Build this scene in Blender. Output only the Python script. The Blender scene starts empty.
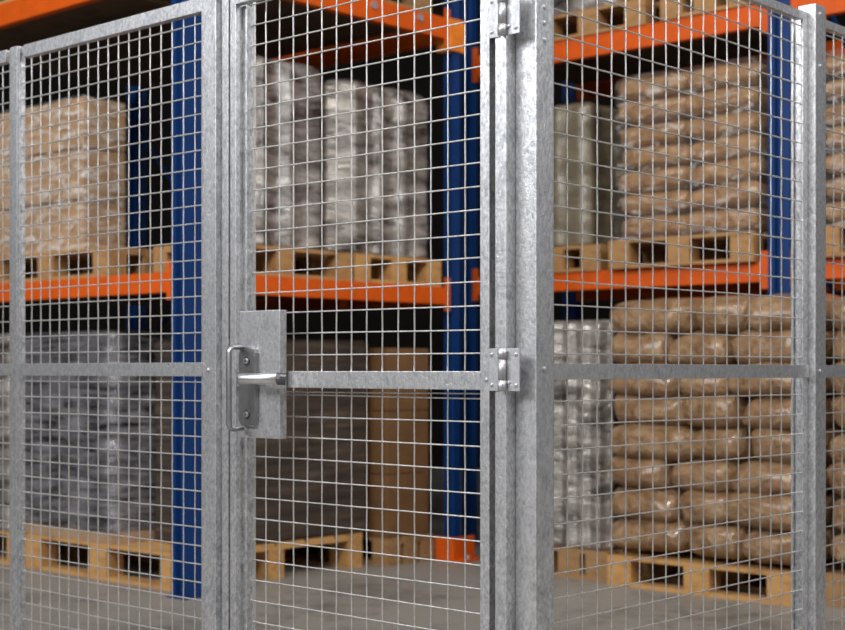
import bpy, bmesh, math, random
from mathutils import Vector, noise, Matrix
random.seed(7)
sc = bpy.context.scene
COL = sc.collection
F = 1452.0; CX = 422.5; HY = 370.0; EYE = 1.0

# ------------------------------------------------------------------ layout maths
TA = math.atan2(1452.0, 1605.0)                      # the left run of fence leaves the picture plane by this angle
uA = Vector((-math.cos(TA), math.sin(TA), 0))        # along the left run, away from the corner
uB = Vector((math.sin(TA), math.cos(TA), 0))         # along the right run, away from the corner
C0 = Vector(((536 - CX) / F * 2.93, 2.93, 0))        # outer corner of the corner post
class Fr:                                            # local frame: x to the right along a run, y away from the viewer
    def __init__(s, O, ex, ey): s.O, s.ex, s.ey = O, ex, ey; s.rz = math.atan2(ex.y, ex.x)
    def P(s, x, y, z=0): return s.O + s.ex * x + s.ey * y + Vector((0, 0, z))
    def x(s, px, n=0.0):
        t = (px - CX) / F; q = s.O + s.ey * n
        return (t * q.y - q.x) / (s.ex.x - t * s.ex.y)
    def Y(s, px, n=0.0): return s.P(s.x(px, n), n).y
    def z(s, px, py, n=0.0): return EYE - (py - HY) / F * s.Y(px, n)
FA = Fr(C0, -uA, uB)
FB = Fr(C0, uB, uA)

# ------------------------------------------------------------------ materials
def new_mat(name):
    m = bpy.data.materials.new(name); m.use_nodes = True
    nt = m.node_tree; b = nt.nodes['Principled BSDF']
    return m, nt, b
def N(nt, t, **kw):
    n = nt.nodes.new(t)
    for k, v in kw.items(): setattr(n, k, v)
    return n
def coords(nt, scale=(1, 1, 1), kind='Object'):
    tc = N(nt, 'ShaderNodeTexCoord'); mp = N(nt, 'ShaderNodeMapping')
    nt.links.new(tc.outputs[kind], mp.inputs['Vector']); mp.inputs['Scale'].default_value = scale
    return mp.outputs['Vector']
def ramp(nt, fac, stops):
    r = N(nt, 'ShaderNodeValToRGB'); nt.links.new(fac, r.inputs['Fac'])
    e = r.color_ramp.elements
    while len(e) > len(stops): e.remove(e[-1])
    while len(e) < len(stops): e.new(0.5)
    for i, (p, c) in enumerate(stops): e[i].position = p; e[i].color = (c[0], c[1], c[2], 1)
    return r.outputs['Color']
def noise_tex(nt, vec, scale, detail=3.0, rough=0.55, dist=0.0):
    n = N(nt, 'ShaderNodeTexNoise'); nt.links.new(vec, n.inputs['Vector'])
    n.inputs['Scale'].default_value = scale; n.inputs['Detail'].default_value = detail
    n.inputs['Roughness'].default_value = rough; n.inputs['Distortion'].default_value = dist
    return n.outputs['Fac']
def bump(nt, b, h, strength, dist):
    bp = N(nt, 'ShaderNodeBump'); nt.links.new(h, bp.inputs['Height'])
    bp.inputs['Strength'].default_value = strength; bp.inputs['Distance'].default_value = dist
    nt.links.new(bp.outputs['Normal'], b.inputs['Normal']); return bp
def galv(name, c0, c1, rough=0.42, metal=0.9, scale=150.0):
    m, nt, b = new_mat(name)
    v = coords(nt, (1, 1, 0.55))
    vo = N(nt, 'ShaderNodeTexVoronoi'); nt.links.new(v, vo.inputs['Vector']); vo.inputs['Scale'].default_value = scale
    sp = N(nt, 'ShaderNodeSeparateColor'); nt.links.new(vo.outputs['Color'], sp.inputs['Color'])
    nz = noise_tex(nt, v, 30, 7, 0.75)
    ad = N(nt, 'ShaderNodeMath', operation='ADD'); mu = N(nt, 'ShaderNodeMath', operation='MULTIPLY'); mu.inputs[1].default_value = 0.22
    nt.links.new(sp.outputs[0], mu.inputs[0]); nt.links.new(mu.outputs[0], ad.inputs[0]); nt.links.new(nz, ad.inputs[1])
    fl = noise_tex(nt, coords(nt, (1, 1, 0.7)), 140, 3, 0.6)
    fr_ = N(nt, 'ShaderNodeMapRange'); nt.links.new(fl, fr_.inputs['Value']); fr_.inputs['From Min'].default_value = 0.30; fr_.inputs['From Max'].default_value = 0.72
    fr_.inputs['To Min'].default_value = -0.12; fr_.inputs['To Max'].default_value = 0.27
    a2 = N(nt, 'ShaderNodeMath', operation='ADD'); nt.links.new(ad.outputs[0], a2.inputs[0]); nt.links.new(fr_.outputs[0], a2.inputs[1]); ad = a2
    col = ramp(nt, ad.outputs[0], [(0.35, c0), (0.95, c1)])
    nt.links.new(col, b.inputs['Base Color'])
    b.inputs['Metallic'].default_value = metal
    rr = N(nt, 'ShaderNodeMapRange'); nt.links.new(ad.outputs[0], rr.inputs['Value'])
    rr.inputs['From Min'].default_value = 0.3; rr.inputs['From Max'].default_value = 1.1
    rr.inputs['To Min'].default_value = rough + 0.1; rr.inputs['To Max'].default_value = rough - 0.08
    nt.links.new(rr.outputs[0], b.inputs['Roughness'])
    bump(nt, b, ad.outputs[0], 0.35, 0.002)
    return m
def paint(name, c, rough=0.35, var=0.12, scale=14, metal=0.0, spec=0.5):
    m, nt, b = new_mat(name)
    v = coords(nt); nz = noise_tex(nt, v, scale, 5, 0.65)
    d = tuple(x * (1 - var) for x in c); l = tuple(min(1, x * (1 + var)) for x in c)
    nt.links.new(ramp(nt, nz, [(0.3, d), (0.7, l)]), b.inputs['Base Color'])
    b.inputs['Roughness'].default_value = rough; b.inputs['Metallic'].default_value = metal; b.inputs['Specular IOR Level'].default_value = spec
    bump(nt, b, nz, 0.05, 0.002)
    return m
def wood(name, c0, c1):
    m, nt, b = new_mat(name)
    v = coords(nt, (3, 22, 30)); nz = noise_tex(nt, v, 1.6, 6, 0.7, 0.6)
    v2 = coords(nt, (1, 1, 1)); n2 = noise_tex(nt, v2, 5, 3)
    ad = N(nt, 'ShaderNodeMath', operation='ADD'); nt.links.new(nz, ad.inputs[0]); nt.links.new(n2, ad.inputs[1])
    nt.links.new(ramp(nt, ad.outputs[0], [(0.7, c0), (1.25, c1)]), b.inputs['Base Color'])
    b.inputs['Roughness'].default_value = 0.75
    bump(nt, b, nz, 0.2, 0.003)
    return m
def film_solid(name, c0, c1, rough=0.26, bands=7.0, bstr=0.5, metal=0.0, lo=0.5):
    # opaque stretch film pulled over goods: sideways creases and streaks
    m, nt, b = new_mat(name)
    v = coords(nt, (1.2, 1.2, bands)); nz = noise_tex(nt, v, 3.2, 6, 0.62, 0.8)
    v2 = coords(nt, (1, 1, 1)); n2 = noise_tex(nt, v2, 6, 4, 0.6)
    mx = N(nt, 'ShaderNodeMath', operation='MULTIPLY_ADD'); nt.links.new(n2, mx.inputs[0]); mx.inputs[1].default_value = 0.5; nt.links.new(nz, mx.inputs[2])
    nt.links.new(ramp(nt, mx.outputs[0], [(lo, c0), (1.0, c1)]), b.inputs['Base Color'])
    b.inputs['Roughness'].default_value = rough; b.inputs['Metallic'].default_value = metal
    b.inputs['Coat Weight'].default_value = 0.6; b.inputs['Coat Roughness'].default_value = 0.18
    bump(nt, b, mx.outputs[0], bstr, 0.03)
    return m
def film_clear(name, white=0.3, thr=(0.45, 0.75), tint=(0.85, 0.85, 0.86)):
    # clear stretch film: see-through, milky white streaks painted for glare, glossy creases
    m, nt, b = new_mat(name)
    out = nt.nodes['Material Output']
    v = coords(nt, (1.5, 1.5, 5)); nz = noise_tex(nt, v, 5.5, 6, 0.62, 1.0)
    b.inputs['Base Color'].default_value = (*tint, 1); b.inputs['Roughness'].default_value = 0.2
    b.inputs['Specular IOR Level'].default_value = 0.8
    bump(nt, b, nz, 0.7, 0.03)
    tr = N(nt, 'ShaderNodeBsdfTransparent'); mx = N(nt, 'ShaderNodeMixShader')
    mr = N(nt, 'ShaderNodeMapRange'); nt.links.new(nz, mr.inputs['Value'])
    mr.inputs['From Min'].default_value = thr[0]; mr.inputs['From Max'].default_value = thr[1]
    mr.inputs['To Min'].default_value = 0.05; mr.inputs['To Max'].default_value = 0.05 + white
    nt.links.new(mr.outputs[0], mx.inputs['Fac']); nt.links.new(tr.outputs[0], mx.inputs[1]); nt.links.new(b.outputs[0], mx.inputs[2])
    nt.links.new(mx.outputs[0], out.inputs['Surface'])
    return m
M = {}
M['galv'] = galv('galvanised', (0.33, 0.345, 0.37), (0.82, 0.83, 0.85))
M['wire'] = galv('galvanised_wire', (0.50, 0.50, 0.50), (0.85, 0.84, 0.82), 0.36, 0.8, 60)
M['zinc'] = galv('zinc_plate', (0.42, 0.43, 0.46), (0.62, 0.63, 0.66), 0.48, 0.85, 150)
M['steel'] = paint('brushed_steel', (0.62, 0.62, 0.63), 0.36, 0.08, 60, 0.95)
M['handle_steel'] = paint('handle_steel', (0.40, 0.405, 0.42), 0.36, 0.12, 50, 0.9)
M['dark_steel'] = paint('dark_steel', (0.10, 0.10, 0.11), 0.4, 0.1, 40, 0.6)
M['blue'] = paint('blue_paint', (0.004, 0.034, 0.145), 0.45, 0.12, 14, 0, 0.25)
M['orange'] = paint('orange_paint', (0.64, 0.095, 0.005), 0.5, 0.12, 14, 0, 0.25)
M['amber'] = paint('amber_paint', (0.80, 0.22, 0.02), 0.45, 0.15)
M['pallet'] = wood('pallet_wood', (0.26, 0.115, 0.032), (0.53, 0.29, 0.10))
M['pallet_dark'] = wood('pallet_wood_dark', (0.16, 0.085, 0.035), (0.34, 0.19, 0.08))  # same grain in a darker brown
M['pallet_mid'] = wood('pallet_wood_shaded', (0.19, 0.09, 0.03), (0.42, 0.225, 0.085))  # darker copy of the pallet wood, shelf shade put into the colour
M['deck'] = wood('chipboard', (0.05, 0.03, 0.018), (0.12, 0.075, 0.04))
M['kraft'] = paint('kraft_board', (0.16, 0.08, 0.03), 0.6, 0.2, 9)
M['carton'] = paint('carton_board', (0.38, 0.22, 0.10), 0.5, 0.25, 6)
M['sheet'] = paint('brown_sheet', (0.36, 0.24, 0.15), 0.5, 0.2, 9)
M['film_grey'] = film_solid('grey_film', (0.012, 0.012, 0.018), (0.42, 0.41, 0.45), 0.2, 11, 0.8, 0.35, 0.58)  # pale end of the ramp paints bright glare streaks into the grey
M['film_silver'] = film_solid('silver_film', (0.045, 0.036, 0.03), (0.60, 0.56, 0.52), 0.2, 5, 0.6, 0.38, 0.58)
M['film_dark'] = film_solid('dark_film', (0.018, 0.018, 0.024), (0.06, 0.06, 0.07), 0.35, 3, 0.3)
M['film_olive'] = film_solid('olive_film', (0.09, 0.07, 0.045), (0.26, 0.22, 0.15), 0.3, 5, 0.3)
M['film_clear'] = film_clear('clear_film', 0.35, (0.5, 0.75))
M['film_milky'] = film_clear('milky_film', 0.55, (0.54, 0.70), (0.85, 0.80, 0.74))
M['film_glare'] = film_clear('glare_film', 0.65, (0.46, 0.68), (0.95, 0.90, 0.84))  # larger warm whites, glare painted into the film over the cartons
M['wall'] = paint('wall_paint', (0.010, 0.009, 0.008), 0.9, 0.2, 1.2, 0, 0.05)
M['ceil'] = paint('ceiling_metal', (0.12, 0.12, 0.12), 0.6, 0.1, 1.2)
def layers_mat():
    m, nt, b = new_mat('stacked_board')
    v = coords(nt, (1, 1, 14)); nz = noise_tex(nt, v, 2.5, 5, 0.7, 0.3)
    nt.links.new(ramp(nt, nz, [(0.35, (0.025, 0.017, 0.013)), (0.55, (0.06, 0.042, 0.03)), (0.75, (0.14, 0.105, 0.08))]), b.inputs['Base Color'])
    b.inputs['Roughness'].default_value = 0.5; bump(nt, b, nz, 0.5, 0.02); return m
M['layers'] = layers_mat()
def sack_mat(name, c0, c1, c2):
    m, nt, b = new_mat(name)
    oi = N(nt, 'ShaderNodeObjectInfo')
    tc = N(nt, 'ShaderNodeTexCoord'); ad = N(nt, 'ShaderNodeVectorMath', operation='ADD')
    sc_ = N(nt, 'ShaderNodeVectorMath', operation='SCALE'); sc_.inputs['Scale'].default_value = 0.7
    nt.links.new(oi.outputs['Location'], sc_.inputs[0])
    nt.links.new(tc.outputs['Object'], ad.inputs[0]); nt.links.new(sc_.outputs[0], ad.inputs[1])
    v = ad.outputs[0]
    nz = noise_tex(nt, v, 11, 6, 0.65, 0.7); n2 = noise_tex(nt, v, 34, 4, 0.6, 0.5)
    mx = N(nt, 'ShaderNodeMath', operation='MULTIPLY_ADD'); nt.links.new(n2, mx.inputs[0]); mx.inputs[1].default_value = 0.35; nt.links.new(nz, mx.inputs[2])
    nt.links.new(ramp(nt, mx.outputs[0], [(0.45, c0), (0.68, c1), (0.95, c2)]), b.inputs['Base Color'])
    b.inputs['Roughness'].default_value = 0.36; b.inputs['Coat Weight'].default_value = 0.8; b.inputs['Coat Roughness'].default_value = 0.16
    bump(nt, b, mx.outputs[0], 1.0, 0.05)
    return m
M['sack'] = sack_mat('sack_plastic', (0.17, 0.085, 0.035), (0.33, 0.19, 0.09), (0.55, 0.39, 0.24))
M['bag'] = sack_mat('bag_paper', (0.24, 0.11, 0.035), (0.42, 0.22, 0.08), (0.55, 0.34, 0.17))
def floor_mat():
    m, nt, b = new_mat('concrete')
    v = coords(nt); n1 = noise_tex(nt, v, 1.3, 6, 0.6); n2 = noise_tex(nt, v, 9, 6, 0.7)
    ad = N(nt, 'ShaderNodeMath', operation='ADD'); nt.links.new(n1, ad.inputs[0]); nt.links.new(n2, ad.inputs[1])
    nt.links.new(ramp(nt, ad.outputs[0], [(0.7, (0.13, 0.118, 0.105)), (1.3, (0.28, 0.26, 0.235))]), b.inputs['Base Color'])
    b.inputs['Roughness'].default_value = 0.5; bump(nt, b, n2, 0.1, 0.004); return m
M['floor'] = floor_mat()

# ------------------------------------------------------------------ mesh helpers
def link(name, bm, mat, parent=None, smooth=False, loc=None, rz=None):
    bmesh.ops.recalc_face_normals(bm, faces=bm.faces)
    me = bpy.data.meshes.new(name); bm.to_mesh(me); bm.free()
    if smooth:
        for p in me.polygons: p.use_smooth = True
    me.materials.append(mat)
    o = bpy.data.objects.new(name, me); COL.objects.link(o)
    if parent: o.parent = parent
    if loc is not None: o.location = loc
    if rz is not None: o.rotation_euler = (0, 0, rz)
    return o
def tag(o, label, cat, group=None):
    o['label'] = label; o['category'] = cat
    if group: o['group'] = group
    return o
def thing(name, label, cat, loc, rz=0, group=None):
    o = bpy.data.objects.new(name, None); COL.objects.link(o)
    o.location = loc; o.rotation_euler = (0, 0, rz); o.empty_display_size = 0.1
    return tag(o, label, cat, group)
def copy_thing(root, loc, rz, label, group=None):
    r = root.copy(); COL.objects.link(r); r.location = loc; r.rotation_euler = (0, 0, rz)
    r['label'] = label
    if group: r['group'] = group
    for ch in list(root.children):
        c = ch.copy(); COL.objects.link(c); c.parent = r
        for g in list(ch.children):
            d = g.copy(); COL.objects.link(d); d.parent = c
    return r
def box(bm, x0, x1, y0, y1, z0, z1, bev=0.0):
    r = bmesh.ops.create_cube(bm, size=1.0)
    for v in r['verts']:
        v.co = Vector(((x0 + x1) / 2 + v.co.x * (x1 - x0), (y0 + y1) / 2 + v.co.y * (y1 - y0), (z0 + z1) / 2 + v.co.z * (z1 - z0)))
    if bev > 0:
        es = set()
        for v in r['verts']: es.update(v.link_edges)
        bmesh.ops.bevel(bm, geom=list(es), offset=bev, segments=2, profile=0.7, affect='EDGES')
def BX(*a, bev=0.0):
    bm = bmesh.new(); box(bm, *a, bev=bev); return bm
def cyl(bm, p0, p1, r, seg=12, r1=None):
    p0 = Vector(p0); p1 = Vector(p1); d = p1 - p0; L = d.length
    q = Vector((0, 0, 1)).rotation_difference(d.normalized()).to_matrix().to_4x4()
    bmesh.ops.create_cone(bm, cap_ends=True, segments=seg, radius1=r, radius2=r if r1 is None else r1, depth=L, matrix=Matrix.Translation((p0 + p1) / 2) @ q)
def tube(bm, pts, r, seg=8, caps=True, ry=None):
    pts = [Vector(p) for p in pts]; rings = []
    ref = None
    for i, p in enumerate(pts):
        t = (pts[min(i + 1, len(pts) - 1)] - pts[max(i - 1, 0)]).normalized()
        if ref is None: ref = Vector((0, 0, 1)) if abs(t.z) < 0.8 else Vector((1, 0, 0))
        a = t.cross(ref).normalized(); b = t.cross(a).normalized(); ref = -b if False else ref
        if abs(t.dot(ref)) > 0.95: ref = Vector((0, 1, 0)); a = t.cross(ref).normalized(); b = t.cross(a).normalized()
        rings.append([bm.verts.new(p + a * math.cos(2 * math.pi * k / seg) * r + b * math.sin(2 * math.pi * k / seg) * (ry or r)) for k in range(seg)])
    for i in range(len(rings) - 1):
        for k in range(seg):
            bm.faces.new((rings[i][k], rings[i][(k + 1) % seg], rings[i + 1][(k + 1) % seg], rings[i + 1][k]))
    if caps: bm.faces.new(rings[0]); bm.faces.new(rings[-1])
def prism(bm, poly, z0, z1):
    lo = [bm.verts.new((x, y, z0)) for x, y in poly]; hi = [bm.verts.new((x, y, z1)) for x, y in poly]
    n = len(poly)
    for i in range(n): bm.faces.new((lo[i], lo[(i + 1) % n], hi[(i + 1) % n], hi[i]))
    bm.faces.new(lo[::-1]); bm.faces.new(hi)
def rounded(w, d, r, n):                               # outline of a rounded rectangle sampled evenly
    pts = []
    for cx, cy, a0 in ((w / 2 - r, d / 2 - r, 0), (-w / 2 + r, d / 2 - r, 90), (-w / 2 + r, -d / 2 + r, 180), (w / 2 - r, -d / 2 + r, 270)):
        for k in range(7):
            a = math.radians(a0 + 15 * k); pts.append(Vector((cx + r * math.cos(a), cy + r * math.sin(a))))
    per = [0]
    for i in range(len(pts)): per.append(per[-1] + (pts[(i + 1) % len(pts)] - pts[i]).length)
    out = []; T = per[-1]; j = 0
    for k in range(n):
        s = T * k / n
        while per[j + 1] < s: j += 1
        f = (s - per[j]) / max(1e-9, per[j + 1] - per[j])
        out.append(pts[j] * (1 - f) + pts[(j + 1) % len(pts)] * f)
    return out
def wrap(w, d, h, r=0.05, n=110, m=44, amp=0.008, ripple=0.0, rip_n=8, seed=0, open_bottom=False, top_r=0.03, sc_=6.0):
    bm = bmesh.new(); o = rounded(w, d, r, n); rings = []
    ctr = Vector((0, 0))
    for j in range(m + 1):
        z = h * j / m; ring = []
        shr = 0.0
        if h - z < top_r: q = 1 - (h - z) / top_r; shr = top_r * (1 - math.sqrt(max(0, 1 - q * q)))
        for k, p in enumerate(o):
            dirn = p.normalized()
            nv = noise.noise(Vector((p.x * sc_ + seed, p.y * sc_, z * sc_ * 1.6)))
            n2 = noise.noise(Vector((p.x * sc_ * 4 + seed, p.y * sc_ * 4, z * 22)))
            rp = ripple * abs(math.cos(math.pi * rip_n * k / n))
            q = p + dirn * (nv * amp + n2 * amp * 0.35 - rp - shr)
            ring.append(bm.verts.new((q.x, q.y, z)))
        rings.append(ring)
    for j in range(m):
        for k in range(n): bm.faces.new((rings[j][k], rings[j][(k + 1) % n], rings[j + 1][(k + 1) % n], rings[j + 1][k]))
    c = bm.verts.new((0, 0, h + 0.004))
    for k in range(n): bm.faces.new((rings[-1][k], rings[-1][(k + 1) % n], c))
    if not open_bottom: bm.faces.new(rings[0][::-1])
    return bm
def sack_bm(L, D, H, seed, sag=0.012, e=0.32):
    # puffy filled sack: rounded box with bulging faces, pinched ends and dents
    bm = bmesh.new(); nu, nv = 36, 18; rows = []
    def sp(c, e): return math.copysign(abs(c) ** e, c)
    for j in range(nv + 1):
        ph = -math.pi / 2 + math.pi * j / nv; row = []
        for i in range(nu):
            th = 2 * math.pi * i / nu
            x = sp(math.cos(ph), 0.55) * sp(math.cos(th), e); y = sp(math.cos(ph), 0.55) * sp(math.sin(th), e); z = sp(math.sin(ph), 0.5)
            edge = max(abs(x), abs(y)) ** 4
            z *= 1 - 0.22 * edge
            p = Vector((x * L / 2, y * D / 2, z * H / 2))
            n1 = noise.noise(Vector((p.x * 7 + seed * 3.1, p.y * 7, p.z * 9))); n2 = noise.noise(Vector((p.x * 22 + seed, p.y * 22, p.z * 26)))
            p *= 1 + 0.07 * n1 + 0.035 * n2
            p.z += sag * n1 * 1.2
            row.append(bm.verts.new(p))
        rows.append(row)
    for j in range(1, nv - 1):
        for i in range(nu): bm.faces.new((rows[j][i], rows[j][(i + 1) % nu], rows[j + 1][(i + 1) % nu], rows[j + 1][i]))
    bm.faces.new(rows[1][::-1]); bm.faces.new(rows[nv - 1])
    for r in (rows[0], rows[nv]):
        for v in r: bm.verts.remove(v)
    for v in bm.verts: v.co.z += H / 2
    return bm

# ------------------------------------------------------------------ the hall
def struct(name, bm, mat):
    o = link(name, bm, mat); o['kind'] = 'structure'; return o
struct('floor', BX(-14, 14, -6, 15, -0.1, 0), M['floor'])
struct('wall_back', BX(-14, 14, 14.8, 15, 0, 7), M['wall'])
struct('wall_left', BX(-14.2, -14, -6, 15, 0, 7), M['wall'])
struct('wall_right', BX(14, 14.2, -6, 15, 0, 7), M['wall'])
struct('ceiling', BX(-14, 14, 4.5, 15, 7, 7.2), M['ceil'])

# ------------------------------------------------------------------ the wire fence
WR = 0.0019
def mesh_bm(x0, x1, z0, z1, xs, zs, y):
    bm = bmesh.new()
    cr = 0.0004; of = 0.0014
    zz = [z0] + [z for z in zs if z0 < z < z1] + [z1]
    xx = [x0] + [x for x in xs if x0 < x < x1] + [x1]
    rnd = random.Random(int(abs(x0) * 1000) + 3)
    for i, x in enumerate(xs):
        if not x0 < x < x1: continue
        j = rnd.uniform(-0.0012, 0.0012)
        tube(bm, [(x + 0.5 * j * math.sin(k * 0.21), y + of + (cr if (i + k) % 2 else -cr), z) for k, z in enumerate(zz)], WR, 6, False)
    for i, z in enumerate(zs):
        if not z0 < z < z1: continue
        j = rnd.uniform(-0.0012, 0.0012)
        tube(bm, [(x, y - of + (-cr if (i + k) % 2 else cr), z + j * math.sin(k * 0.3)) for k, x in enumerate(xx)], WR, 6, False)
    return bm
def series(a, b, n, lo, hi):
    p = (b - a) / n; k0 = math.floor((lo - a) / p) - 1; k1 = math.ceil((hi - a) / p) + 1
    if p < 0: k0, k1 = min(k0, k1) - 1, max(k0, k1) + 1
    return sorted([a + p * k for k in range(int(min(k0, k1)), int(max(k0, k1)) + 1) if lo < a + p * k < hi])
Z0F = 0.06
def rivet(bm, x, y, z, r=0.006, ax='y'):
    d = Vector((0, -1, 0)) if ax == 'y' else Vector((1, 0, 0)) if ax == '+x' else Vector((-1, 0, 0))
    p = Vector((x, y, z)); cyl(bm, p, p + d * 0.0015, r, 14); cyl(bm, p + d * 0.0015, p + d * 0.0035, r * 0.85, 14, r * 0.4)
def panel(fr, xl, xr, yf, name, label, xs, zs_top, zs_bot, zt, rail, zm, wire_y, depth=0.04, sw=0.027, ends=(0, 0)):
    """framed mesh panel: xl..xr in run coordinates, yf the front plane, local origin at its left foot"""
    t = thing(name, label, 'fence panel', fr.P(xl, yf), fr.rz)
    full = depth
    W = xr - xl
    for (a, b) in ((0, ends[0] or sw), (W - (ends[1] or sw), W)):
        bm = bmesh.new(); depth = full if not (a == 0 and ends[0]) else 0.020
        box(bm, a, b, 0, 0.004, Z0F, zt, 0.0008)                         # front flange
        if a == 0: box(bm, 0, 0.004, 0.004, depth, Z0F, zt, 0.0008); box(bm, 0.004, (ends[0] or sw) * 0.55 + 0.002, depth - 0.004, depth, Z0F, zt, 0.0008)
        else: box(bm, W - 0.004, W, 0.004, depth, Z0F, zt, 0.0008); box(bm, W - sw * 0.45, W - 0.004, depth - 0.004, depth, Z0F, zt, 0.0008)
        link('stile', bm, M['galv'], t)
    link('top_rail', BX(sw, W - sw, 0, 0.022, zt - rail, zt, bev=0.0012), M['galv'], t)
    link('bottom_rail', BX(sw, W - sw, 0, 0.022, Z0F, Z0F + rail, bev=0.0012), M['galv'], t)
    link('middle_rail', BX(0.001, W - 0.001, -0.004, -0.0005, zm[0], zm[1], bev=0.001), M['galv'], t)
    xs = [x - xl for x in xs]
    bm = mesh_bm(0.006, W - 0.006, zm[1] - 0.01, zt - 0.01, xs, zs_top, wire_y)
    link('wire_mesh', bm, M['wire'], t, True)
    bm = mesh_bm(0.006, W - 0.006, Z0F + 0.01, zm[0] + 0.01, xs, zs_bot, wire_y)
    link('wire_mesh', bm, M['wire'], t, True)
    return t
ZT = 1.943
SET = 0.021                                            # panels sit this far behind the faces of the posts
# --- posts
def post(fr, xl, xr, yf, depth, zt, label, rv=(), cap=True, name='fence_post'):
    t = thing(name, label, 'fence post', fr.P(xl, yf), fr.rz)
    w = xr - xl
    bm = bmesh.new(); box(bm, 0, w, 0, depth, 0.008, zt, 0.0022); link('post_tube', bm, M['galv'], t)
    link('foot_plate', BX(-0.03, w + 0.03, -0.03, depth + 0.03, 0, 0.008, bev=0.002), M['zinc'], t)
    for (side, u, z) in rv:
        bm = bmesh.new()
        if side == 'f': rivet(bm, u, 0, z)
        else: rivet(bm, w, u, z, ax='+x')
        link('rivet', bm, M['zinc'], t)
    return t
pw = 0.060
# corner post in the frame of the left run: front face 515..536, its right side belongs to the right run
xl_c = FA.x(515)
post(FA, xl_c, 0, 0, pw, 2.2, 'thick galvanised corner post right of the door, four rivets on its shaded side',
     [('s', 0.028, FA.z(536, 4.5)), ('s', 0.028, FA.z(538, 20)), ('s', 0.028, FA.z(538, 37)), ('s', 0.028, FA.z(545, 369))])
xl_l, xr_l = FA.x(202), FA.x(216)
post(FA, xl_l, xr_l, 0, 0.05, 2.2, 'galvanised post beside the lock, between door frame and left mesh panel',
     [('f', FA.x(208) - xl_l, FA.z(208, 370))])
xl_r, xr_r = FB.x(815.5), FB.x(826)
post(FB, xl_r, xr_r, 0, 0.05, 1.965, 'galvanised post at the right between the two right-hand mesh panels',
     [('f', 0.026, FB.z(820, 14)), ('f', 0.026, FB.z(820, 66)), ('f', 0.026, FB.z(820, 371))])
xl_s, xr_s = FA.x(11, SET), FA.x(18, SET)
post(FA, xl_s, xr_s, SET - 0.003, 0.028, ZT + 0.002, 'slim galvanised post joining the two left-hand mesh panels')
# --- panels
def zrows(fr, px, n, pys):
    return [fr.z(px, y, n) for y in pys]
wy = 0.012
# left panel
n = SET + wy
x0, x1 = xr_s + 0.001, xl_l - 0.001
xs = series(FA.x(31.4, n), FA.x(149.9, n), 12, x0, x1 + .02)
pz = 0.0462; zt0 = FA.z(22, 68.2, n); zt = series(zt0, zt0 - pz * 5, 5, 0.9, 2.0); zb0 = FA.z(22.9, 570.8, n); zb = series(zb0, zb0 + pz * 5, 5, 0, 1.1)
zmL = (FA.z(18, 375.5, SET), FA.z(18, 363.5, SET))
panel(FA, x0, x1, SET, 'mesh_panel', 'wide galvanised mesh panel between the slim left post and the door\'s lock post', xs, zt, zb, ZT, 0.036, zmL, wy, ends=(0.007, 0))
# far left panel
x0, x1 = FA.x(-70, SET), xl_s - 0.001
panel(FA, x0, x1, SET, 'mesh_panel', 'galvanised mesh panel cut off by the left picture edge', series(FA.x(2.7, n), FA.x(2.7, n) + 0.0437, 1, x0, x1), zt, zb, ZT, 0.036, zmL, wy, ends=(0, 0.007))
# right panel
x0, x1 = pw + 0.001, xl_r - 0.001
wyB = 0.006
n = SET + wyB
xs = series(FB.x(567.6, n), FB.x(781.8, n), 17, x0, x1)
pz = 0.0512; zt0 = FB.z(554, 33.9, n); zt = series(zt0, zt0 - pz * 5, 5, 0.9, 2.0); zb0 = FB.z(554, 549, n); zb = series(zb0, zb0 + pz * 5, 5, 0, 1.1)
zmR = (FB.z(560, 379.6, SET), FB.z(560, 363.6, SET))
panel(FB, x0, x1, SET, 'mesh_panel', 'wide galvanised mesh panel right of the corner post', xs, zt, zb, ZT, 0.022, zmR, wyB)
x0, x1 = xr_r + 0.001, FB.x(960, SET)
panel(FB, x0, x1, SET, 'mesh_panel', 'galvanised mesh panel cut off by the right picture edge', series(FB.x(834, n), FB.x(834, n) + 0.0512, 1, x0, x1), zt, zb, ZT, 0.022, zmR, wyB)

# --- door frame (jambs) and door
YD = -0.03
jl0, jl1 = FA.x(222, YD), FA.x(228.3, YD)
jr0, jr1 = FA.x(495, YD), FA.x(506, YD)
t = thing('door_frame', 'galvanised frame with two jambs around the mesh door', 'door frame', FA.P(jl0, YD), FA.rz)
link('jamb', BX(0, jl1 - jl0, 0, 0.0295, 0.009, 2.18, bev=0.0015), M['galv'], t)
link('jamb', BX(jr0 - jl0, jr1 - jl0, 0, 0.0295, 0.009, 2.18, bev=0.0015), M['galv'], t)
link('joining_plate', BX(xr_l - jl0 + 0.001, jl1 - jl0, 0.046, 0.05, 0.009, 2.18, bev=0.001), M['galv'], t)
link('joining_web', BX(0, 0.004, 0.031, 0.0455, 0.009, 2.18), M['galv'], t)
link('joining_plate', BX(jr0 - jl0, xl_c - jl0 - 0.002, 0.0305, 0.034, 0.009, 2.18, bev=0.001), M['galv'], t)
link('head_rail', BX(jl1 - jl0, jr0 - jl0, 0, 0.030, 2.15, 2.18, bev=0.0015), M['galv'], t)
dx0, dx1 = FA.x(230, YD), FA.x(489.3, YD)
door = thing('mesh_door', 'galvanised steel mesh door with lever handle and lock box', 'door', FA.P(dx0, YD), FA.rz)
W = dx1 - dx0
ZD = 1.925
lw = FA.x(235.8, YD) - dx0
rw = dx1 - FA.x(480, YD)
def L(px, nn=YD): return FA.x(px, nn) - dx0
zdt = FA.z(240, 3, YD)
bm = bmesh.new(); box(bm, 0, lw, 0, 0.012, 0.03, zdt + 0.03, 0.0012); box(bm, 0, lw - 0.003, 0.012, 0.05, 0.03, zdt + 0.03, 0.0012)
link('stile', bm, M['galv'], door)
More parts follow.
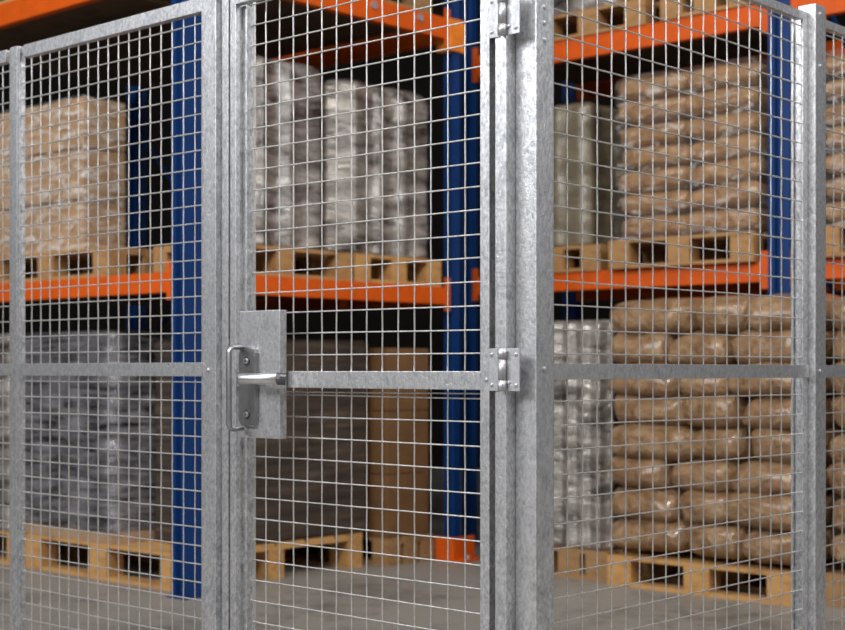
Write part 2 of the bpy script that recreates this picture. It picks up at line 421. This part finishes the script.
link('stile_web', BX(0.018, 0.034, 0.0505 - 0.028, 0.052, 0.03, zdt, bev=0.003), M['galv'], door)
bm = bmesh.new(); box(bm, W - rw, W, 0, 0.045, 0.03, zdt + 0.03, 0.0015)
link('stile', bm, M['galv'], door)
link('top_rail', BX(lw, W - rw, 0, 0.02, zdt, zdt + 0.03, bev=0.0012), M['galv'], door)
link('bottom_rail', BX(lw, W - rw, 0, 0.02, 0.03, 0.09, bev=0.0012), M['galv'], door)
zm0, zm1 = FA.z(480, 390, YD), FA.z(480, 371.2, YD)
link('middle_rail', BX(lw, W - rw, 0.004, 0.03, zm0, zm1, bev=0.0015), M['galv'], door)
my = 0.048; nn = YD + my
xs = [x - dx0 for x in series(FA.x(265.6, nn), FA.x(464.7, nn), 13, dx0, dx1)]
pz = 0.0502
z0 = FA.z(257, 45.3, nn); zt = series(z0, z0 - pz * 5, 5, 0.98, 2.0)
z1 = FA.z(254, 559.5, nn); zb = series(z1, z1 + pz * 5, 5, 0, 1.0)
link('wire_mesh', mesh_bm(lw, W - rw, 1.0, zdt + 0.02, xs, zt, my), M['wire'], door, True)
bmx = mesh_bm(lw, W - rw, 0.05, 1.01, xs, zb + [FA.z(400, 393, nn)], my)
link('wire_mesh', bmx, M['wire'], door, True)
# edge bar that the mesh ends are welded to, beside the lock stile
link('edge_bar', BX(L(253.0, nn) , L(254.6, nn), my - 0.004, my + 0.004, 0.05, zdt + 0.02), M['wire'], door)
# rivets on the hinge stile
bm = bmesh.new(); rivet(bm, L(486), 0, FA.z(486, 380, YD), 0.005); link('rivet', bm, M['zinc'], door)
# lock box
bxd = 0.022
nb = YD - bxd
lx0, lx1 = L(239.2, nb), L(279.8, nb)
lz0, lz1 = FA.z(239, 437.2, nb), FA.z(239, 311.3, nb)
lock = link('lock_box', BX(lx0, lx1, -bxd, -0.0005, lz0, lz1, bev=0.0018), M['galv'], door)
def R(px, py, nn_): return Vector((L(px, nn_), 0, FA.z(px, py, nn_)))
# escutcheon: rounded plate standing 12 mm off the box
yp = -bxd - 0.012; ne = YD + yp
ex0, ex1 = L(238.6, ne), L(254.5, ne); ez0, ez1 = FA.z(248, 426.5, ne), FA.z(248, 347, ne)
bm = bmesh.new()
pts = rounded(ex1 - ex0, ez1 - ez0, 0.014, 48)
lo = [bm.verts.new(((ex0 + ex1) / 2 + p.x, yp, (ez0 + ez1) / 2 + p.y)) for p in pts]
hi = [bm.verts.new(((ex0 + ex1) / 2 + p.x, -bxd - 0.0003, (ez0 + ez1) / 2 + p.y)) for p in pts]
for i in range(48): bm.faces.new((lo[i], lo[(i + 1) % 48], hi[(i + 1) % 48], hi[i]))
bm.faces.new(lo); bm.faces.new(hi[::-1])
bmesh.ops.bevel(bm, geom=[e for e in bm.edges if abs(e.verts[0].co.y - yp) < 1e-5 and abs(e.verts[1].co.y - yp) < 1e-5], offset=0.002, segments=2, affect='EDGES')
link('handle_plate', bm, M['handle_steel'], door)
for py in (361, 414.5):
    p = R(247, py, ne)
    bm = bmesh.new(); cyl(bm, (p.x, yp - 0.0002, p.z), (p.x, yp - 0.0025, p.z), 0.0105, 20)
    s = link('washer', bm, M['dark_steel'], door)
    bm = bmesh.new(); cyl(bm, (p.x, yp - 0.0027, p.z), (p.x, yp - 0.006, p.z), 0.0075, 20, 0.006); link('screw', bm, M['zinc'], door)
    bm = bmesh.new(); cyl(bm, (p.x, yp - 0.0061, p.z), (p.x, yp - 0.0066, p.z), 0.003, 6); link('socket', bm, M['dark_steel'], door)
# pull handle: bent rod
pd = 0.042
yh = yp - pd; nh = YD + yh
zt_, zb_ = FA.z(229, 347.2, nh), FA.z(229, 429.5, nh)
xb = L(229, nh); xr_ = (ex0 + 0.012)
pts = []
def arc(c, a0, a1, r, k=5): return [(c[0] + r * math.cos(a0 + (a1 - a0) * i / k), c[1] + r * math.sin(a0 + (a1 - a0) * i / k)) for i in range(k + 1)]
rr = 0.012
path = [(yp - 0.001, zt_ - 0.0)] ; yz = [(yp + 0.0, zt_)]
yz += [(yh + rr - rr * math.sin(a), zt_ - rr + rr * math.cos(a)) for a in [0, .4, .8, 1.2, 1.5708]]
yz += [(yh + rr - rr * math.cos(a), zb_ + rr - rr * math.sin(a)) for a in [0, .4, .8, 1.2, 1.5708]]
yz += [(yp + 0.0, zb_)]
def xof(y): f = (yp - y) / pd; return xr_ * (1 - f) + xb * f
bm = bmesh.new()
pp = [Vector((xof(y), y, z)) for y, z in yz]
# rod swept with a fixed side vector
def sweep(bm, pts, r, seg=10, side=Vector((1, 0, 0)), k=1.0):
    rings = []
    for i, p in enumerate(pts):
        t_ = (pts[min(i + 1, len(pts) - 1)] - pts[max(i - 1, 0)]).normalized(); b_ = t_.cross(side).normalized(); a_ = b_.cross(t_).normalized()
        rings.append([bm.verts.new(p + a_ * math.cos(2 * math.pi * q / seg) * r * k + b_ * math.sin(2 * math.pi * q / seg) * r) for q in range(seg)])
    for i in range(len(rings) - 1):
        for q in range(seg): bm.faces.new((rings[i][q], rings[i][(q + 1) % seg], rings[i + 1][(q + 1) % seg], rings[i + 1][q]))
    bm.faces.new(rings[0]); bm.faces.new(rings[-1])
sweep(bm, pp, 0.0055, 12, k=1.5)
link('pull_handle', bm, M['handle_steel'], door, True)
# lever handle: oval bar parallel to the door, pointing to the hinge side
yl = yp - 0.040; nl = YD + yl
zl = FA.z(245, 379, nl)
la, lb = L(240, nl), L(281.5, nl)
bm = bmesh.new()
sweep(bm, [Vector((la + 0.0, yl, zl)), Vector((la + 0.004, yl, zl)), Vector((lb - 0.012, yl, zl + 0.001))], 0.0098, 16, side=Vector((0, 0, 1)), k=1.3)
lever = link('lever_handle', bm, M['steel'], door, True)
bm = bmesh.new(); sweep(bm, [Vector((lb - 0.0119, yl, zl + 0.001)), Vector((lb - 0.004, yl + 0.002, zl + 0.001)), Vector((lb + 0.004, yl + 0.010, zl))], 0.0105, 16, side=Vector((0, 0, 1)), k=1.35)
link('lever_tip', bm, M['dark_steel'], lever)
bm = bmesh.new(); cyl(bm, (la + 0.012, yl + 0.004, zl), (la + 0.012, yp, zl), 0.009, 18); link('lever_neck', bm, M['steel'], lever)
# hinges: two-leaf butt hinges
def hinge(py0, py1):
    nh_ = YD - 0.003
    za, zb2 = FA.z(500, py1, nh_), FA.z(500, py0, nh_)
    bm = bmesh.new(); box(bm, L(489.2, nh_) - 0.001, L(499, nh_), -0.0035, -0.0005, za, zb2, 0.0008)
    h = link('hinge', bm, M['zinc'], door)
    bm = bmesh.new(); box(bm, L(505, nh_), L(505, nh_) + 0.037, -0.0035, -0.0005, za, zb2, 0.0008)
    link('hinge_leaf', bm, M['zinc'], h)
    xk = L(502.3, YD - 0.01)
    H = zb2 - za
    for a, b in ((0, .245), (.255, .745), (.755, 1)):
        bm = bmesh.new(); cyl(bm, (xk, -0.0105, za + H * a), (xk, -0.0105, za + H * b), 0.0095 if b - a < .3 else 0.0085, 20); link('hinge_knuckle', bm, M['zinc'], h, True)
    for (u, v) in ((L(491.8, nh_), .86), (L(491.8, nh_), .14), (L(505, nh_) + 0.028, .86), (L(505, nh_) + 0.028, .14), (L(505, nh_) + 0.010, .14 + .06)):
        bm = bmesh.new(); rivet(bm, u, -0.0035, za + H * v, 0.0048); link('hinge_rivet', bm, M['zinc'], h)
hinge(348.5, 391)
hinge(-6, 36.5)

# ------------------------------------------------------------------ pallets
def pallet(w, d, h, mat, label, loc, rz, group=None, bw=0.13, name='wooden_pallet'):
    t = thing(name, label, 'pallet', loc, rz, group)
    tb = 0.017; bb = 0.018
    bm = bmesh.new(); nbd = 6; g = 0.025; pwid = (d - g * (nbd - 1)) / nbd
    for k in range(nbd):
        y = k * (pwid + g); box(bm, 0, w, y, y + pwid, h - tb, h, 0.002)
    for x in (0, (w - bw) / 2, w - bw): box(bm, x, x + bw, 0, d, h - 2 * tb + 0.001, h - tb, 0.001)
    link('deck_boards', bm, mat, t)
    bm_ = BX(0, w, 0, 0.10, 0, bb, bev=0.002); me = None
    for y in (0, (d - 0.10) / 2, d - 0.10):
        if me is None: o = link('bottom_board', bm_, mat, t); me = o.data
        else: o = bpy.data.objects.new('bottom_board', me); COL.objects.link(o); o.parent = t
        o.location = (0, y, 0)
    bm_ = BX(0, bw, 0, 0.10, bb, h - 2 * tb + 0.001, bev=0.003); me = None
    for x in (0, (w - bw) / 2, w - bw):
        for y in (0, (d - 0.10) / 2, d - 0.10):
            if me is None: o = link('block', bm_, mat, t); me = o.data
            else: o = bpy.data.objects.new('block', me); COL.objects.link(o); o.parent = t
            o.location = (x, y, 0)
    return t

# ------------------------------------------------------------------ rack steelwork
def upright_bm(x, y, zt, w=0.105, d=0.07, front='-y', z0=0.006):
    bm = bmesh.new(); g = w * 0.16; q = 0.028
    poly = [(0, 0), (w * .28, 0), (w * .34, q), (w * .66, q), (w * .72, 0), (w, 0), (w, d), (w * .8, d), (w * .8, d - .012), (w * .2, d - .012), (w * .2, d), (0, d)]
    poly = [(x + a, y + b) for a, b in poly]
    prism(bm, poly, z0, zt)
    box(bm, x - 0.02, x + w + 0.02, y - 0.015, y + d + 0.003, 0, z0)
    return bm
def beam(par, p0, p1, z0, z1, th=0.045, bolts=(), conn=True, mat='orange'):
    """box beam from p0 to p1 (local xy), front face towards the side left of travel reversed"""
    p0 = Vector((*p0, 0)); p1 = Vector((*p1, 0)); e = (p1 - p0).normalized(); nrm = Vector((e.y, -e.x, 0)); Lb = (p1 - p0).length
    rz = math.atan2(e.y, e.x)
    bm = bmesh.new(); box(bm, 0, Lb, -th / 2, th / 2, z0, z1 - 0.018, 0.003); box(bm, 0, Lb, -th / 2, th / 2 - 0.018, z1 - 0.0185, z1, 0.002)
    o = link('beam', bm, M[mat], par, loc=p0, rz=rz)
    if conn:
        for u in (0.0, Lb):
            s = 1 if u == 0 else -1
            a, b = sorted((u - s * 0.002, u + s * 0.045))
            link('connector', BX(a, b, -th / 2 - 0.005, -th / 2 - 0.0005, z0 - 0.035, z1 + 0.05, bev=0.001), M[mat], o)
    for u in bolts:
        bm = bmesh.new(); cyl(bm, (u, -th / 2 - 0.0005, (z0 + z1) / 2 + 0.02), (u, -th / 2 - 0.010, (z0 + z1) / 2 + 0.02), 0.022, 6); link('bolt', bm, M['zinc'], o)
    return o

# ---- left block rack: corner upright P1; local x to the right/near (= -uA), y away (= uB)
P1 = Vector(((185 - CX) / F * 6.33, 6.33, 0))
FL = Fr(P1, -uA, uB)                                   # rack front on the left, x <= 0 behind the corner
rack = thing('pallet_rack', 'blue and orange pallet rack on the left with silver wrapped goods on its shelf', 'pallet rack', P1, FL.rz)
LEN, DEP = 2.82, 1.84
def up(x, y, zt=4.2, w=0.105, d=0.07):
    return link('upright', upright_bm(x, y, zt, w, d), M['blue'], rack)
up(-0.095, 0.0, w=0.095, d=0.095)
up(-0.07, DEP - 0.05, w=0.07, d=0.05)
up(-LEN, 0.0); up(-LEN, DEP - 0.07); up(-1.95, DEP - 0.07, 4.2)
zA0, zA1 = 1.345, 1.435
zU0, zU1 = 2.74, 2.85
beam(rack, (-LEN + 0.105, 0.035), (-0.095, 0.035), zA0, zA1)
beam(rack, (-LEN + 0.105, 0.035), (-0.095, 0.035), zU0, zU1)
# the right-hand side beams run away along +y; front face must look to +x
beam(rack, (-0.035, 0.095), (-0.035, DEP - 0.07), zA0, zA1)
beam(rack, (-0.035, 0.095), (-0.035, DEP - 0.07), zU0, zU1, bolts=(0.70, 1.10, 1.44))
beam(rack, (-1.845, DEP - 0.035), (-0.105, DEP - 0.035), zA0, zA1, conn=False)
beam(rack, (-1.845, DEP - 0.035), (-0.105, DEP - 0.035), zU0, zU1, conn=False)
for (z, w_) in ((zA1, 'a'), (zU1, 'b')):
    bm = bmesh.new()
    for k in range(4):
        xa = -LEN + 0.16 + k * 0.62; box(bm, xa, xa + 0.60, 0.07, DEP - 0.09, z - 0.018, z - 0.001)
    link('shelf_deck', bm, M['deck'], rack)
def brace(a, b, r=0.014):
    bm = bmesh.new(); tube(bm, [a, b], r, 8); link('brace', bm, M['blue'], rack)
yb = DEP - 0.1
for za_, zb_ in ((2.62, 1.80), (2.70, 3.50), (1.0, 1.72), (0.92, 0.2)):
    brace((-LEN + 0.09, yb, za_), (-1.92, yb, zb_))
# ambered sleeve on the far upright
bm = bmesh.new(); box(bm, -0.09, 0.012, DEP - 0.088, DEP + 0.03, 2.68, 2.85, 0.004); link('end_connector', bm, M['amber'], rack)
# guard at the foot of the far upright
g = thing('column_guard', 'low orange foot guard bolted to the floor at the far corner upright', 'column guard', FL.P(0.0, DEP - 0.09), FL.rz)
bm = bmesh.new(); box(bm, -0.07, 0.06, 0.0 - 0.03, -0.012, 0.0, 0.125, 0.004); box(bm, 0.042, 0.06, -0.012, 0.14, 0.0, 0.125, 0.004); link('guard_plate', bm, M['orange'], g)
bm = bmesh.new(); box(bm, 0.0605, 0.12, -0.03, 0.14, 0.0, 0.012, 0.002); link('base_plate', bm, M['orange'], g)
bm = bmesh.new(); cyl(bm, (0.09, 0.05, 0.0125), (0.09, 0.05, 0.03), 0.012, 6); link('bolt', bm, M['zinc'], g)

# ---- loads of the left rack
ph = 0.172
FM = Fr(P1, uB, uA)                                    # x = along the side away, y = into the rack
xe = -0.165; xw = FL.x(25, 0.10)
pallet(xe - xw, 1.17, ph, M['pallet'], 'pale wooden pallet on the floor under grey film-wrapped goods, by the blue left upright', FL.P(xw, 0.10), FL.rz, bw=0.14)
def load(fr, x0, x1, y0, y1, z0, z1, name, label, mat, cat='wrapped load', group=None, sheet=None, **kw):
    t = thing(name, label, cat, fr.P((x0 + x1) / 2, (y0 + y1) / 2, z0), fr.rz, group)
    b = 0.0
    if sheet:
        link('base_sheet', BX(-(x1 - x0) / 2 - .004, (x1 - x0) / 2 + .004, -(y1 - y0) / 2 - .004, (y1 - y0) / 2 + .004, 0.0, sheet, bev=0.003), M['sheet'], t)
    bm = wrap(x1 - x0, y1 - y0, z1 - z0 - (sheet or 0), **kw)
    for v in bm.verts: v.co.z += (sheet or 0)
    link('film_wrap', bm, mat, t, True)
    return t
xg = FL.x(109, 0.1)
load(FL, FL.x(20, 0.12), xg, 0.12, 1.05, ph + 0.001, 1.19, 'wrapped_load', 'grey film-wrapped load on the floor pallet behind the left mesh panel', M['film_grey'], sheet=0.05, seed=1, amp=0.013, r=0.05, sc_=8)
load(FL, xg + 0.02, xe - 0.01, 0.34, FM.x(380, 0.11), ph + 0.001, 1.15, 'wrapped_load', 'dark film-wrapped stack beside the grey load, between it and the blue upright', M['layers'], seed=3, amp=0.006, r=0.03)
# second floor pallet of the rack, seen through the door
y2 = FM.x(386, 0.08)
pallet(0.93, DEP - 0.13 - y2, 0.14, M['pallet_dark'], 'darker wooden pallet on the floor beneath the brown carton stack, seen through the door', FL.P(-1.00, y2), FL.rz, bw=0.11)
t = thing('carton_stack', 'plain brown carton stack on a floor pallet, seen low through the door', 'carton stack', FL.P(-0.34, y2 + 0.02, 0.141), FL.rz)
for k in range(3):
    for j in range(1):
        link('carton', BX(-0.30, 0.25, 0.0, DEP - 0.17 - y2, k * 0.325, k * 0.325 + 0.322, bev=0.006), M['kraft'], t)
# upper left: brown cartons under clear film
zp = zA1
xa1 = FL.x(118, 0.07)
pallet(1.05, 0.50, 0.14, M['pallet_mid'], 'wooden pallet on the left rack shelf beneath the film-wrapped brown cartons', FL.P(xa1 - 1.05, 0.02, zp), FL.rz)
xb1 = FL.x(80, 0.05)
w_ = xb1 - (xa1 - 1.04)
t = thing('wrapped_cartons', 'brown cartons in glossy clear film on the left rack shelf', 'wrapped load', FL.P((xb1 + xa1 - 1.04) / 2, 0.20, zp + 0.141), FL.rz)
hh = 2.32 - zp - 0.14
for k in range(3):
    for j in range(2):
        link('carton', BX(-w_ / 2 + 0.012 + j * (w_ / 2 - 0.01), -w_ / 2 + 0.012 + (j + 1) * (w_ / 2 - 0.012) , -0.125, 0.125, k * hh / 3 + 0.002, (k + 1) * hh / 3 - 0.008, bev=0.008), M['carton'], t)
bm = wrap(w_, 0.28, hh + 0.004, r=0.04, amp=0.007, seed=5, sc_=9, open_bottom=True); link('film_wrap', bm, M['film_glare'], t, True)
# far left upper load
xc = FL.x(12, 0.05)
load(FL, xc - 0.55, xa1 - 1.07, 0.05, 0.45, zp, 2.06, 'wrapped_load', 'tan wrapped load on the rack shelf at the left picture edge', M['bag'], seed=6, amp=0.008, r=0.05)
load(FL, xw - 0.9, xw - 0.12, 0.10, 0.9, 0.171, 1.19, 'wrapped_load', 'pale grey film-wrapped load on the floor level at the left picture edge', M['film_silver'], seed=8, amp=0.008, r=0.05)
pallet(0.86, 0.8, 0.17, M['pallet'], 'wooden floor pallet at the left picture edge', FL.P(xw - 0.9, 0.10), FL.rz)
# silver wrapped goods on the shelf, seen through the door (their long side faces +x)
s0, s1, s2 = 0.27, FM.x(335, 0.05), FM.x(436, 0.05)
def pal_m(x0, x1, z, h, label, mat='pallet_mid', d=0.43, bw=0.11):
    return pallet(x1 - x0, d, h, M[mat], label, FM.P(x0, 0.03, z), FM.rz, bw=bw)
pal_m(0.18, s1 + 0.10, zp, 0.14, 'wooden pallet on the shelf under the left silver load, seen through the door')
pal_m(s1 + 0.12, s2 + 0.02, zp, 0.14, 'wooden pallet on the shelf under the right silver load, near the far blue upright', 'pallet')
load(FM, s0 - 0.07, s1 - 0.01, 0.05, 0.42, zp + 0.141, 2.47, 'wrapped_load', 'tall silver film-wrapped load with vertical shine, left one seen through the door', M['film_silver'], seed=11, amp=0.008, r=0.12, ripple=0.03, rip_n=11, top_r=0.06)
load(FM, s1 + 0.02, s2, 0.05, 0.42, zp + 0.141, 2.45, 'wrapped_load', 'silver grey film-wrapped load on the shelf, right one seen through the door', M['film_silver'], seed=12, amp=0.010, r=0.10, ripple=0.03, rip_n=11, top_r=0.08)
# pallets standing on the top level
pallet(1.1, 0.9, 0.14, M['pallet'], 'wooden pallet on the top level of the left rack', FL.P(-2.3, 0.02, zU1), FL.rz)
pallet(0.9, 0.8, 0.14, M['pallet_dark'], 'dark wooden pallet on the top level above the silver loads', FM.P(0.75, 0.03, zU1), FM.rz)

# ------------------------------------------------------------------ right rack
PR = Vector(((790 - CX) / F * 7.0, 7.0, 0))
FR = Fr(PR, -uA, uB)
rr_ = thing('pallet_rack', 'blue and orange pallet rack on the right with brown paper bags on its shelf', 'pallet rack', PR, FR.rz)
rack = rr_
zR0, zR1, zS0, zS1 = 1.432, 1.532, 2.686, 2.80
xP = FR.x(768)
xQ = FR.x(463)
link('upright', upright_bm(xP, 0, 4.2, -xP, 0.07), M['blue'], rr_)
link('upright', upright_bm(xQ - 0.01, 0, 4.2, 0.075, 0.05), M['blue'], rr_)
for x in (xP, xQ - 0.03, 2.4): link('upright', upright_bm(x, 1.0, 4.2, 0.1, 0.07), M['blue'], rr_)
link('upright', upright_bm(2.4, 0, 4.2, 0.1, 0.07), M['blue'], rr_)
for (za, zb_2) in ((zR0, zR1), (zS0, zS1)):
    beam(rr_, (xQ + 0.06, 0.035), (xP, 0.035), za, zb_2); beam(rr_, (0, 0.035), (2.4, 0.035), za, zb_2)
    beam(rr_, (xQ + 0.06, 1.035), (xP, 1.035), za, zb_2, conn=False); beam(rr_, (xP + 0.1, 1.035), (2.4, 1.035), za, zb_2, conn=False)
    bm = bmesh.new()
    xx = xQ + 0.08
    while xx < 2.3:
        if not (xx < 0.02 and xx + 0.5 > xP - 0.01): box(bm, xx, xx + 0.5, 0.07, 0.99, zb_2 - 0.018, zb_2 - 0.001)
        xx += 0.52
    link('shelf_deck', bm, M['deck'], rr_)
for k in range(5):
    bm = bmesh.new(); a = (xP + 0.05, 0.08, 0.4 + k * 0.7); b = (xP + 0.05, 0.99, 0.4 + (k + 1) * 0.7)
    if k % 2: a, b = (a[0], a[1], b[2]), (b[0], b[1], 0.4 + k * 0.7)
    tube(bm, [a, b], 0.014, 8); link('brace', bm, M['blue'], rr_)
# orange end plates wrapped round the near upright
for z in (zR0, zS0):
    bm = bmesh.new(); box(bm, xP - 0.03, 0.03, -0.012, -0.004, z - 0.03, z + 0.13, 0.002)
    
# ---- brown bags on the right shelf
def bag_load(fr, x0, x1, y0, y1, z0, z1, layers, cols, label, seed, film='film_clear', name='wrapped_bags'):
    t = thing(name, label, 'wrapped load', fr.P((x0 + x1) / 2, (y0 + y1) / 2, z0), fr.rz)
    w = x1 - x0; d = y1 - y0; hl = (z1 - z0) / layers
    rnd = random.Random(seed)
    meshes = []
    for q in range(3):
        bm = sack_bm(w / cols * 1.03, d * 0.98, hl * 1.16, seed + q, 0.004, 0.18)
        o = link('paper_bag', bm, M['bag'], t, True); meshes.append(o.data)
        o.location = (-w / 2 + w / cols * (q % cols + 0.5), 0, (0 if q < cols else hl))
    cnt = 3
    for k in range(layers):
        for c in range(cols):
            if k * cols + c < 3: continue
            o = bpy.data.objects.new('paper_bag', rnd.choice(meshes)); COL.objects.link(o); o.parent = t
            o.location = (-w / 2 + w / cols * (c + 0.5) + rnd.uniform(-.006, .006), rnd.uniform(-0.010, 0.006), k * hl + rnd.uniform(-.003, .003))
            o.rotation_euler = (rnd.uniform(-.02, .02), rnd.uniform(-.03, .03), math.pi * rnd.randint(0, 1) + rnd.uniform(-.02, .02))
    bm = wrap(w + 0.045, d + 0.04, z1 - z0 + 0.02, r=0.05, amp=0.012, seed=seed, sc_=8, open_bottom=True, top_r=0.05)
    link('film_wrap', bm, M[film], t, True)
    return t
xu0, xu1 = FR.x(611, -0.02), FR.x(757, -0.02)
zb = zR1 + 0.15
pallet(xu1 - xu0 - 0.005, 0.75, 0.15, M['pallet_mid'], 'wooden pallet on the right rack shelf beneath the wrapped brown bags', FR.P(xu0 - 0.01, -0.03, zR1), FR.rz)
bag_load(FR, xu0 + 0.02, xu1 - 0.02, 0.01, 0.52, zb + 0.001, 2.53, 7, 2, 'film-wrapped stack of brown paper bags on the right rack shelf, between two blue uprights', 21, 'film_milky')
# olive/grey load to its left
xo = FR.x(545, 0)
load(FR, xo - 0.25, FR.x(586, 0.02), 0.03, 0.5, zR1 + 0.145, 2.46, 'wrapped_load', 'narrow olive grey wrapped load on the right shelf just beside the corner post', M['film_olive'], seed=15, amp=0.008, r=0.08, ripple=0.02, rip_n=8)
pallet(FR.x(600, 0) - xo + 0.25, 0.6, 0.14, M['pallet_mid'], 'wooden pallet on the right shelf beneath the olive grey load', FR.P(xo - 0.25, 0.0, zR1), FR.rz)
# next bay, right of the upright
pallet(1.0, 0.75, 0.15, M['pallet_mid'], 'wooden pallet on the right shelf at the right picture edge', FR.P(0.14, -0.03, zR1), FR.rz)
bag_load(FR, 0.16, 1.10, 0.01, 0.5, zb + 0.001, 2.50, 7, 2, 'wrapped stack of tan bags on the shelf at the right picture edge', 31, 'film_milky')
# top level
x_a = FR.x(555); 
pallet(FR.x(645) - x_a + 0.15, 0.8, 0.14, M['pallet_mid'], 'wooden pallet on the top level of the right rack, left one', FR.P(x_a - 0.15, 0.0, zS1), FR.rz)
load(FR, x_a - 0.13, FR.x(612), 0.02, 0.6, zS1 + 0.141, 3.8, 'wrapped_load', 'grey film-wrapped load on the top level just right of the corner post', M['film_silver'], seed=17, amp=0.008, r=0.06)
x_b = FR.x(660)
pallet(FR.x(760) - x_b - 0.05, 0.8, 0.14, M['pallet_mid'], 'wooden pallet on the top level of the right rack, right one', FR.P(x_b, 0.0, zS1), FR.rz)
load(FR, x_b + 0.02, FR.x(757), 0.02, 0.6, zS1 + 0.141, 3.7, 'wrapped_load', 'brown load on the top level of the right rack near the blue upright', M['kraft'], seed=18, amp=0.003, r=0.03)

# ---- floor row in front of the right rack
PF = Vector(((790 - CX) / F * 6.13, 6.13, 0))
FF = Fr(PF, -uA, uB)
xf0, xf1 = FF.x(607), 0.02
pallet(xf1 - xf0, 0.70, 0.140, M['pallet'], 'pale wooden pallet on the floor beneath the brown sacks', FF.P(xf0, 0), FF.rz, bw=0.13)
rnd = random.Random(4)
lay = 8; hl = 0.142
kinds = {}
def sack(Lx, D, seed):
    key = (round(Lx, 2), seed)
    if key not in kinds:
        bm = sack_bm(Lx * 1.05, D, hl * 1.34, seed, 0.008); o = link('sack', bm, M['sack'], None, True); kinds[key] = o
        return o
    o = kinds[key].copy(); COL.objects.link(o); return o
rowname = ['bottom', 'second', 'third', 'fourth', 'fifth', 'sixth', 'seventh', 'top']
def sack_stack(fr, x0, x1, z0, patterns, where, grp):
    for k in range(lay):
        pat = patterns[k % len(patterns)]; tot = sum(pat); x = x0; w = x1 - x0
        for i, p in enumerate(pat):
            Lx = w * p / tot; D = 0.60 if Lx > 0.33 else 0.66
            o = sack(Lx, D, rnd.randint(1, 4))
            o.location = fr.P(x + Lx / 2 + rnd.uniform(-.008, .008), D / 2 - 0.01 + rnd.uniform(-.022, .012), z0 + k * hl + rnd.uniform(-.003, .003) + 0.010)
            o.rotation_euler = (rnd.uniform(-.03, .03), rnd.uniform(-.05, .05), fr.rz + rnd.uniform(-.05, .05))
            col = {0: 'at left end', len(pat) - 1: 'at right end'}.get(i, 'in middle')
            row = 'lowest layer' if k == 0 else 'topmost layer' if k == lay - 1 else rowname[k] + ' layer up'
            tag(o, 'brown sack %s of %s, %s' % (col, row, where), 'sack', grp)
            x += Lx
sack_stack(FF, xf0 + 0.0, xf1 + 0.03, 0.141, [(1.45, 1.0, 1.0), (1.3, .9, 1.25), (1.15, 1.1, 1.2), (1.6, .95, 1.0)], 'pile right of corner post', 'brown sacks stacked on the floor pallet')
# stack cut off by the right edge
xh0 = 0.10
pallet(0.95, 0.70, 0.140, M['pallet_dark'], 'wooden pallet on the floor at the right picture edge', FF.P(xh0, 0.12), FF.rz)
F2 = Fr(FF.P(xh0, 0.12), -uA, uB)
sack_stack(F2, 0.01, 0.94, 0.141, [(1.1, 1.0), (1.0, 1.1)], 'pile at right picture edge', 'brown sacks at the right picture edge')
# silver rolls beside the sacks
xr0, xr1 = FF.x(530, 0.05), FF.x(603, 0.05)
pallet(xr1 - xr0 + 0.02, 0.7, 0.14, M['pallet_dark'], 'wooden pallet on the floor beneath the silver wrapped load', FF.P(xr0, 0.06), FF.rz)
load(FF, xr0, xr1 - 0.005, 0.08, 0.62, 0.141, 1.24, 'wrapped_load', 'silver film-wrapped upright load on the floor between corner post and brown sacks', M['film_silver'], seed=19, amp=0.006, r=0.06, ripple=0.03, rip_n=20)

# ------------------------------------------------------------------ light and camera
w = bpy.data.worlds.new('world'); sc.world = w; w.use_nodes = True
nt = w.node_tree; bg = nt.nodes['Background']
tc = N(nt, 'ShaderNodeTexCoord'); sx = N(nt, 'ShaderNodeSeparateXYZ'); nt.links.new(tc.outputs['Generated'], sx.inputs[0])
col = ramp(nt, sx.outputs['Z'], [(0.0, (0.10, 0.11, 0.13)), (0.10, (0.45, 0.47, 0.50)), (0.5, (1.0, 1.0, 1.0))])
nt.links.new(col, bg.inputs['Color']); bg.inputs['Strength'].default_value = 0.16
def area(name, loc, target, size, power, color=(1, 1, 1)):
    l = bpy.data.lights.new(name, 'AREA'); l.shape = 'RECTANGLE'; l.size = size[0]; l.size_y = size[1]; l.energy = power; l.color = color
    o = bpy.data.objects.new(name, l); COL.objects.link(o); o.location = loc
    o.rotation_euler = (Vector(target) - Vector(loc)).to_track_quat('-Z', 'Y').to_euler(); return o
area('added_side_light', (-6.2, -0.6, 5.2), (0.5, 4.2, 1.6), (8.5, 3.2), 640, (0.97, 0.98, 1.0))  # added unseen side light that brightens the left-run faces, no real opening
area('ceiling_lamp', (-0.8, -0.2, 6.6), (0.6, 6.4, 1.4), (3.0, 1.2), 350, (1.0, 0.95, 0.88))
area('added_side_light', (7.5, 0.5, 4.8), (1.0, 4.5, 1.6), (4.0, 3.5), 250, (0.98, 0.98, 1.0))  # weaker unseen light added to lift the right-run faces, no real opening
area('ceiling_lamp', (3.4, 1.0, 6.3), (0.4, 6.4, 1.8), (2.4, 1.2), 120, (1.0, 0.95, 0.88))
sc.cycles.diffuse_bounces = 2

cam = bpy.data.cameras.new('camera'); co = bpy.data.objects.new('camera', cam); COL.objects.link(co)
co.location = (0, 0, EYE); co.rotation_euler = (math.pi / 2, 0, 0)
cam.sensor_width = 36; cam.lens = F / 845 * 36; cam.shift_y = (HY - 315) / 845
cam.dof.use_dof = True; cam.dof.focus_distance = 3.15; cam.dof.aperture_fstop = 4.5
cam.clip_start = 0.05; sc.camera = co
sc.view_settings.view_transform = 'Standard'; sc.view_settings.look = 'None'
sc.view_settings.gamma = 1; sc.view_settings.exposure = 0.0; sc.view_settings.use_curve_mapping = False
